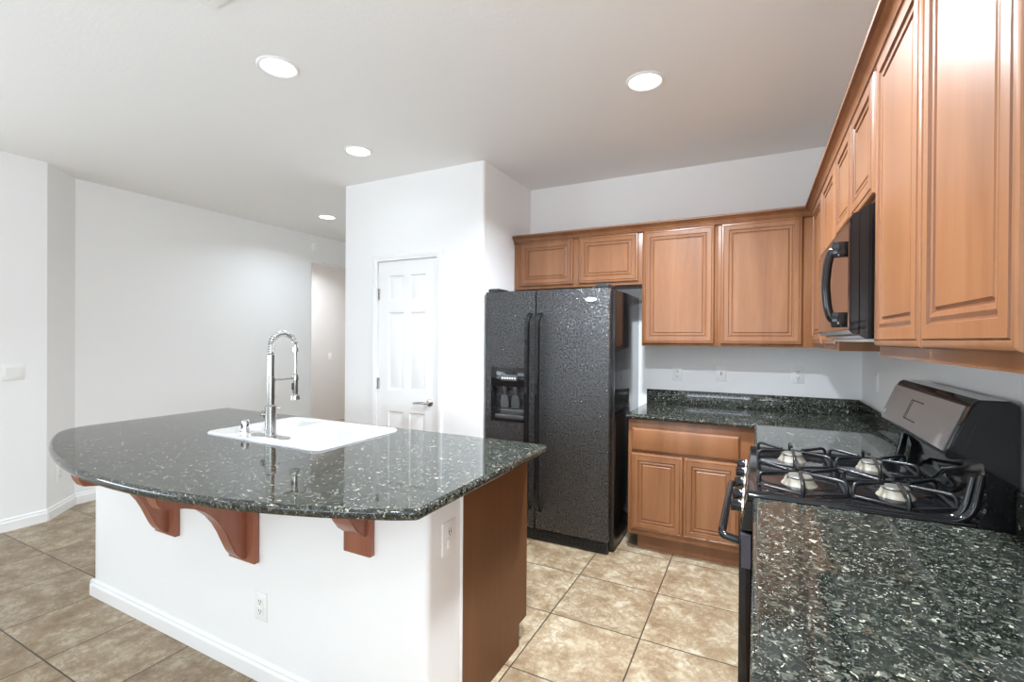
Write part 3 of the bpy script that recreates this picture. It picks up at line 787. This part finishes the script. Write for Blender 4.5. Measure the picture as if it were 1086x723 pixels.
for xx, par in ((FXS - .042, d_l), (FXS + .036, d_r)):
    b = B(); zs = [.215, .235, .30, .9, 1.50, 1.565, 1.585]; ds = [.0, .030, .048, .056, .048, .030, .0]
    rings = []
    for i in range(41):
        t = i / 40; z = .215 + 1.37 * t
        d = .052 * min(1, (min(t, 1 - t) / .045)) ** .5 * (1 + .12 * sin(pi * t))
        w = .016
        rings.append([b.verts.new((xx + a, FYF - d + c, z)) for a, c in ((-w, .012), (-w, -.004), (-w * .6, -.012), (w * .6, -.012), (w, -.004), (w, .012))])
    for p, q in zip(rings, rings[1:]):
        for k in range(6): b.faces.new((p[k], p[(k + 1) % 6], q[(k + 1) % 6], q[k]))
    b.faces.new(rings[0]); b.faces.new(rings[-1]); obj('handle', b, M_BLACK, par, smooth=50)
b = B(); t = bmesh.new(); lathe(t, [(.038, 0), (.038, -.003), (.034, -.005)], (0, 0, 0), 'Y', 28)
t.transform(Matrix.Diagonal((1, 1, .36, 1))); t.transform(Matrix.Translation((-1.585, FYF - .0002, 1.666))); merge(b, t)
bd = obj('badge', b, M_BADGE, d_r)
b = B(); box(b, -1.585 - .022, -1.585 + .020, FYF - .0058, FYF - .0052, 1.6645, 1.668); obj('badge_mark', b, M_GREYMARK, d_r)
for xx in (FX0 + .055, FX1 - .055):
    b = B(); box(b, xx - .045, xx + .045, FYF + .01, FYF + .17, 1.7425, 1.768, .008, 3); obj('hinge_cover', b, M_BLACKSAT, rf)

# ------------------------------------------------------------------ gas range
rg_ = thing('gas_range', 'black gas range with four burners and grey slanted backguard', 'gas range', (-.33, -1.755, 0))
ya, yb2 = RY1 + .004, RY0 - .004        # near, far edges
CT = .918
b = B(); box(b, -.625, -.012, ya, yb2, .03, .895, .004); obj('body', b, M_BLACK, rg_)
b = B(); box(b, -.60, -.05, ya + .02, yb2 - .02, 0, .03); obj('base', b, M_BLACKSAT, rg_)
# cooktop: recessed well between raised rolled edges
b = B(); box(b, -.640, -.09, ya + .001, yb2 - .001, .895, CT, .006, 3); obj('cooktop', b, M_BLACK, rg_)
for yy, s in ((ya + .014, 1), (yb2 - .014, -1)):
    b = B(); tube(b, fillet([(-.638, yy, CT - .003), (-.10, yy, CT - .003), (-.080, yy, CT + .13)], .06, 8), .0105, 10)
    tube(b, fillet([(-.638, yy + s * .016, CT - .006), (-.115, yy + s * .016, CT - .006), (-.092, yy + s * .016, CT + .12)], .06, 8), .0095, 10)
    obj('cooktop_rim', b, M_BLACK, rg_)
# backguard
BP = [(-.012, .895), (-.012, 1.238), (-.030, 1.250), (-.088, 1.250), (-.100, 1.243), (-.107, 1.232), (-.158, 1.098), (-.158, 1.090), (-.150, 1.086), (-.078, 1.094), (-.070, 1.0), (-.075, .955), (-.09, .925), (-.09, .895)]
b = B(); extrude(b, BP, 'Y', ya, yb2)
bmesh.ops.bevel(b, geom=[e for e in b.edges if abs(e.verts[0].co.y - e.verts[1].co.y) < 1e-5 and e.verts[0].co.z > 1.0], offset=.004, segments=2, affect='EDGES')
bg = obj('backguard', b, M_BLACK, rg_, smooth=30)
ns = Vector((-.134, 0, .051)).normalized()       # outward of the slanted face: the face runs (-.107,1.232)->(-.158,1.098)
ds = Vector((-.051, 0, -.134)).normalized(); ns = Vector((ds.z, 0, -ds.x)); 
if ns.x > 0: ns = -ns
def slanted(bm, s0, s1, y0, y1, t0, t1):
    o = Vector((-.107, 0, 1.232)); v = []
    for t in (t0, t1):
        v.append([bm.verts.new(o + ds * s + ns * t + Y * y) for s, y in ((s0, y0), (s1, y0), (s1, y1), (s0, y1))])
    for k in range(4): bm.faces.new((v[0][k], v[0][(k + 1) % 4], v[1][(k + 1) % 4], v[1][k]))
    bm.faces.new(v[0]); bm.faces.new(v[1])
b = B(); slanted(b, .004, .138, ya + .030, yb2 - .006, .0005, .004); cp = obj('control_panel', b, M_STEEL, rg_)
b = B()
for s0, s1, y0, y1 in ((.036, .040, -1.80, -1.665), (.104, .108, -1.80, -1.665), (.036, .108, -1.669, -1.665), (.036, .108, -1.687, -1.683)): slanted(b, s0, s1, y0, y1, .004, .0048)
obj('display_outline', b, M_SLOT, rg_)
b = B(); slanted(b, .107, .121, -1.412, -1.403, .004, .0048); obj('maker_mark', b, M_BADGE, rg_)
b = B(); extrude(b, [(-.034, .99), (-.034, 1.175), (-.058, 1.205), (-.09, 1.205), (-.118, 1.12), (-.062, 1.06), (-.062, .99)], 'Y', ya - .0012, ya + .001); obj('end_panel', b, M_BLACK, rg_)
# burners + grates
def burner(x, y, r):
    bm = B(); lathe(bm, [(r * 1.25, CT), (r * 1.2, CT + .004), (r * 1.12, CT + .006), (r * .95, CT + .022), (r * .8, CT + .024)], (x, y, 0), 'Z', 28); o = obj('burner', bm, M_BURN, rg_)
    bm = B(); lathe(bm, [(r * .86, CT + .023), (r * .93, CT + .027), (r * .84, CT + .031), (r * .3, CT + .034)], (x, y, 0), 'Z', 28); obj('burner_cap', bm, M_CAP, o)
def grate(x, y, hx, hy):
    bm = B(); zt_ = CT + .044; r = .0058
    for sx in (-1, 1):       # paired rods on each side converge on the hub and are joined at their feet
        for sy in (-1, 1):
            fx, fy = x + sx * hx, y + sy * hy * .52
            tube(bm, fillet([(fx, fy, CT + .002), (fx, fy, zt_ + .002), (x + sx * .036, y + sy * .020, zt_ - .004)], .024), r, 8)
        tube(bm, [(x + sx * hx, y - hy * .52, CT + .008), (x + sx * hx, y + hy * .52, CT + .008)], r, 8)
    for sy in (-1, 1):
        tube(bm, fillet([(x, y + sy * hy * .9, CT + .002), (x, y + sy * hy * .9, zt_ - .002), (x, y + sy * .034, zt_ + .004)], .03), r, 8)
        tube(bm, [(x - hx, y + sy * hy * .52, CT + .008), (x, y + sy * hy * .9, CT + .008), (x + hx, y + sy * hy * .52, CT + .008)], r * .8, 8)
    obj('grate', bm, M_IRON, rg_, smooth=60)
for x, y, r in ((-.485, -1.575, .040), (-.485, -1.935, .043), (-.225, -1.575, .038), (-.225, -1.935, .040)):
    burner(x, y, r); grate(x, y, .122, .172)
# front: control strip with knobs, oven door, handle, drawer
b = B(); extrude(b, [(-.625, .80), (-.648, .80), (-.655, .81), (-.642, .894), (-.625, .894)], 'Y', ya + .002, yb2 - .002); obj('knob_panel', b, M_BLACK, rg_)
for yk in (-1.46, -1.59, -1.755, -1.92, -2.05):
    b = B(); lathe(b, [(.024, 0), (.024, -.006), (.021, -.008), (.019, -.032), (.016, -.036)], (-.650, yk, .852), 'X', 20); box(b, -.690, -.672, yk - .005, yk + .005, .833, .871, .002); k_ = obj('knob', b, M_BLACK, rg_)
    b = B(); lathe(b, [(.0255, -.0005), (.0258, -.004), (.0245, -.0065)], (-.650, yk, .852), 'X', 20); obj('knob_ring', b, M_POLISH, k_)
b = B(); box(b, -.662, -.626, ya + .003, yb2 - .003, .20, .792, .004); od = obj('oven_door', b, M_BLACK, rg_)
b = B(); box(b, -.664, -.661, ya + .10, yb2 - .10, .33, .66, .001); obj('oven_window', b, M_BRONZE, od)
b = B(); box(b, -.655, -.628, ya - .0005, ya + .003, .68, .786); obj('door_edge', b, M_DOORSIDE, od)
b = B(); tube(b, fillet([(-.660, ya + .05, .745), (-.712, ya + .05, .755), (-.716, ya + .08, .757), (-.716, yb2 - .08, .757), (-.712, yb2 - .05, .755), (-.660, yb2 - .05, .745)], .03), .0135, 12); obj('oven_handle', b, M_BLACK, od)
b = B(); box(b, -.655, -.626, ya + .003, yb2 - .003, .045, .192, .004); obj('storage_drawer', b, M_BLACK, rg_)

# ------------------------------------------------------------------ microwave
mw = thing('microwave', 'black over-the-range microwave mounted under the short wall cabinet', 'microwave', (-.19, -1.755, 1.41))
my0, my1 = RY1 + .003, RY0 - .003
b = B(); prof = [(-.002, 1.412), (-.340, 1.412), (-.352, 1.420), (-.354, 1.78), (-.345, 1.792), (-.300, 1.8085), (-.002, 1.8085)]
extrude(b, prof, 'Y', my0, my1); obj('case', b, M_BLACK, mw, smooth=30)
b = B(); extrude(b, [(-.3545, 1.424), (-.370, 1.426), (-.378, 1.436), (-.378, 1.755), (-.370, 1.776), (-.3545, 1.780)], 'Y', my0, my1); md = obj('door', b, M_BLACK, mw, smooth=30)
b = B(); box(b, -.3805, -.3778, my0 + .006, my1 - .006, 1.440, 1.752); obj('door_glass', b, M_BRONZE, md)
b = B(); yh = my0 + .036
tube(b, fillet([(-.380, yh, 1.680), (-.416, yh, 1.680), (-.427, yh, 1.640), (-.432, yh, 1.572), (-.427, yh, 1.505), (-.416, yh, 1.464), (-.380, yh, 1.464)], .02), .012, 10)
box(b, -.418, -.380, yh - .014, yh + .014, 1.655, 1.70, .003); box(b, -.418, -.380, yh - .014, yh + .014, 1.445, 1.49, .003)
obj('handle', b, M_BLACK, md, smooth=40)
b = B(); box(b, -.33, -.05, my0 + .05, my1 - .05, 1.402, 1.4115, .002); obj('vent_plate', b, M_PLATE, mw)

# ------------------------------------------------------------------ outlets, switches
def wall_plate(name, label, cat, loc, rotz, kind, w=.072, h=.116, group=None):
    """plate in local XZ facing -Y"""
    t = thing(name, label, cat, loc, rotz, group)
    bm = B(); box(bm, -w / 2, w / 2, -.006, -.0003, -h / 2, h / 2, .0022); obj('plate', bm, M_PLATE, t, True)
    if kind == 'duplex':
        for z in (-.0195, .0195):
            bm = B(); box(bm, -.0165, .0165, -.0085, -.006, z - .014, z + .014, .0018); r = obj('receptacle', bm, M_PLATE, t, True)
            bm = B()
            for x in (-.0065, .0065): box(bm, x - .0014, x + .0014, -.0092, -.0084, z - .001, z + .008)
            box(bm, -.0025, .0025, -.0092, -.0084, z - .0095, z - .005); obj('slots', bm, M_SLOT, r, True)
    elif kind == 'rocker':
        n_ = max(1, round(w / .072)) if w > .1 else 1
        for i in range(n_):
            x = (i - (n_ - 1) / 2) * .046
            bm = B(); extrude(bm, [(-.006, -.033), (-.0075, -.033), (-.0105, .033), (-.006, .033)], 'X', x - .0165, x + .0165); obj('rocker', bm, M_PLATE, t, True)
    elif kind == 'toggle':
        bm = B(); extrude(bm, [(-.006, -.004), (-.006, .014), (-.016, .022), (-.017, .014)], 'X', -.005, .005); box(bm, -.012, .012, -.0075, -.006, .002, .034, .002); obj('toggle', bm, M_PLATE, t, True)
        bm = B(); lathe(bm, [(.004, -.006), (.004, -.009), (.002, -.0095)], (0, 0, -.006), 'Y', 10); obj('jack', bm, M_SLOT, t, True)
    elif kind == 'mixed':
        bm = B(); box(bm, -.014, .014, -.0085, -.006, .004, .034, .002); r = obj('receptacle', bm, M_PLATE, t, True)
        bm = B()
        for x in (-.006, .006): box(bm, x - .0016, x + .0016, -.0094, -.0084, .016, .027)
        box(bm, -.0025, .0025, -.0094, -.0084, .008, .012); obj('slots', bm, M_SLOT, r, True)
        bm = B(); box(bm, -.013, .013, -.0105, -.006, -.036, -.006, .002); obj('rocker', bm, M_PLATE, t, True)
    return t
wall_plate('wall_outlet', 'white duplex outlet on back wall nearest the fridge', 'outlet', (-1.152, 0, 1.149), 0, 'duplex')
wall_plate('wall_jack', 'white plate with one small dark jack on the back wall', 'wall plate', (-.845, 0, 1.161), 0, 'toggle')
wall_plate('wall_outlet', 'white duplex outlet on back wall nearest the room corner', 'outlet', (-.362, 0, 1.170), 0, 'duplex')
wall_plate('wall_switch', 'white rocker switch on the right wall above the far backsplash', 'switch', (0, -.45, 1.175), radians(-90), 'rocker')
wall_plate('wall_outlet', 'white outlet on right wall half hidden behind the range backguard', 'outlet', (0, -1.135, 1.18), radians(-90), 'duplex')
wall_plate('island_outlet', 'white outlet and switch plate on the island end beside the brown panel', 'outlet', (IX1, -2.432, .708), radians(90), 'mixed', .078, .116)
wall_plate('island_outlet', 'white outlet low on the island front wall below the corbels', 'outlet', (-2.415, IF, .302), 0, 'duplex')
wall_plate('wall_switch', 'white double rocker switch on the left wall', 'switch', (XL2, -2.395, 1.14), radians(90), 'rocker', .118, .116)
ang = math.atan2(cn.y, cn.x) + radians(90)
mid = Vector((XL2, YL2)).lerp(Vector((XL, -1.942)), .42)
wall_plate('wall_outlet', 'white outlet low on the angled wall behind the island corner', 'outlet', (mid.x, mid.y, .315), ang, 'duplex')
wall_plate('wall_switch', 'white switch on the beige wall seen through the hall opening', 'switch', (-7.0, 1.93, 1.09), radians(90), 'rocker')
b = B(); lathe(b, [(.062, 0), (.062, .012), (.055, .022), (.02, .026)], (XL, .49, 2.555), 'X', 28)
o = obj('smoke_detector', b, M_PLATE, None); tag(o, 'round white detector on the wall above the hall opening', 'detector'); rebase(o, (XL, .49, 2.555))
b = B(); lathe(b, [(.03, .0255), (.03, .028), (.026, .029)], (XL, .49, 2.555), 'X', 20); obj('sensor_cap', b, M_PLATE, o)

# ------------------------------------------------------------------ ceiling: recessed lamps and vent
can_i = iter(range(99))
def can(x, y, label, light=True):
    t = thing('recessed_light', label, 'ceiling light', (x, y, H), 0, 'recessed ceiling lights')
    bm = B(); lathe(bm, [(.096, 0), (.096, -.003), (.088, -.008), (.080, -.006), (.078, -.001)], (x, y, H), 'Z', 36); obj('trim_ring', bm, M_TRIM, t)
    bm = B(); lathe(bm, [(.079, -.0012), (.076, -.004), (.03, -.0045)], (x, y, H), 'Z', 36); obj('lens', bm, M_LENS, t)
    d = bpy.data.lights.new('lamp_glow', 'AREA'); d.shape = 'DISK'; d.size = .15; d.energy = CANS[next(can_i)]; d.color = (.82, .91, 1.0); d.spread = radians(150)
    o = bpy.data.objects.new('lamp_glow', d); link(o, t); o.location = (0, 0, -.010)
can(-2.689, -2.278, 'round recessed ceiling light above the island sink')
can(-1.130, -1.362, 'round recessed ceiling light nearest the wall cabinets')
can(-3.108, -1.336, 'round recessed ceiling light just in front of the pantry block')
can(-4.768, -.129, 'round recessed ceiling light farthest away, beside the hall')
can(-1.05, -2.55, 'added recessed ceiling light, unseen above the top edge of the view, over the kitchen walkway')  # lamp added out of view to light the back wall and backsplash
can(-3.0, -4.4, 'added unseen recessed ceiling light behind the camera, left of the walkway')  # this and the next two lamps are added to light the room
can(-1.3, -4.4, 'added unseen recessed ceiling light behind the camera, far right')
can(-4.3, -6.0, 'added unseen recessed ceiling light behind the camera, toward the rear window')
can(-6.3, 1.2, 'added unseen recessed ceiling light in the room beyond the opening')  # unseen lamp added to brighten the dim room past the hall
vn = thing('ceiling_vent', 'white ceiling vent at the top edge of the view above the island', 'vent', (-2.35, -2.88, H))
b = B(); q0, q1, w0, w1 = -2.55, -2.21, -3.02, -2.675
box(b, q0, q1, w0, w0 + .035, H - .010, H); box(b, q0, q1, w1 - .035, w1, H - .010, H); box(b, q0, q0 + .035, w0 + .035, w1 - .035, H - .010, H); box(b, q1 - .035, q1, w0 + .035, w1 - .035, H - .010, H)
obj('frame', b, M_TRIM, vn)
b = B()
for k in range(9): extrude(b, [(w0 + .045 + k * .03, H - .001), (w0 + .050 + k * .03, H - .001), (w0 + .066 + k * .03, H - .009), (w0 + .061 + k * .03, H - .009)], 'X', q0 + .03, q1 - .03)
obj('louvers', b, M_TRIM, vn)
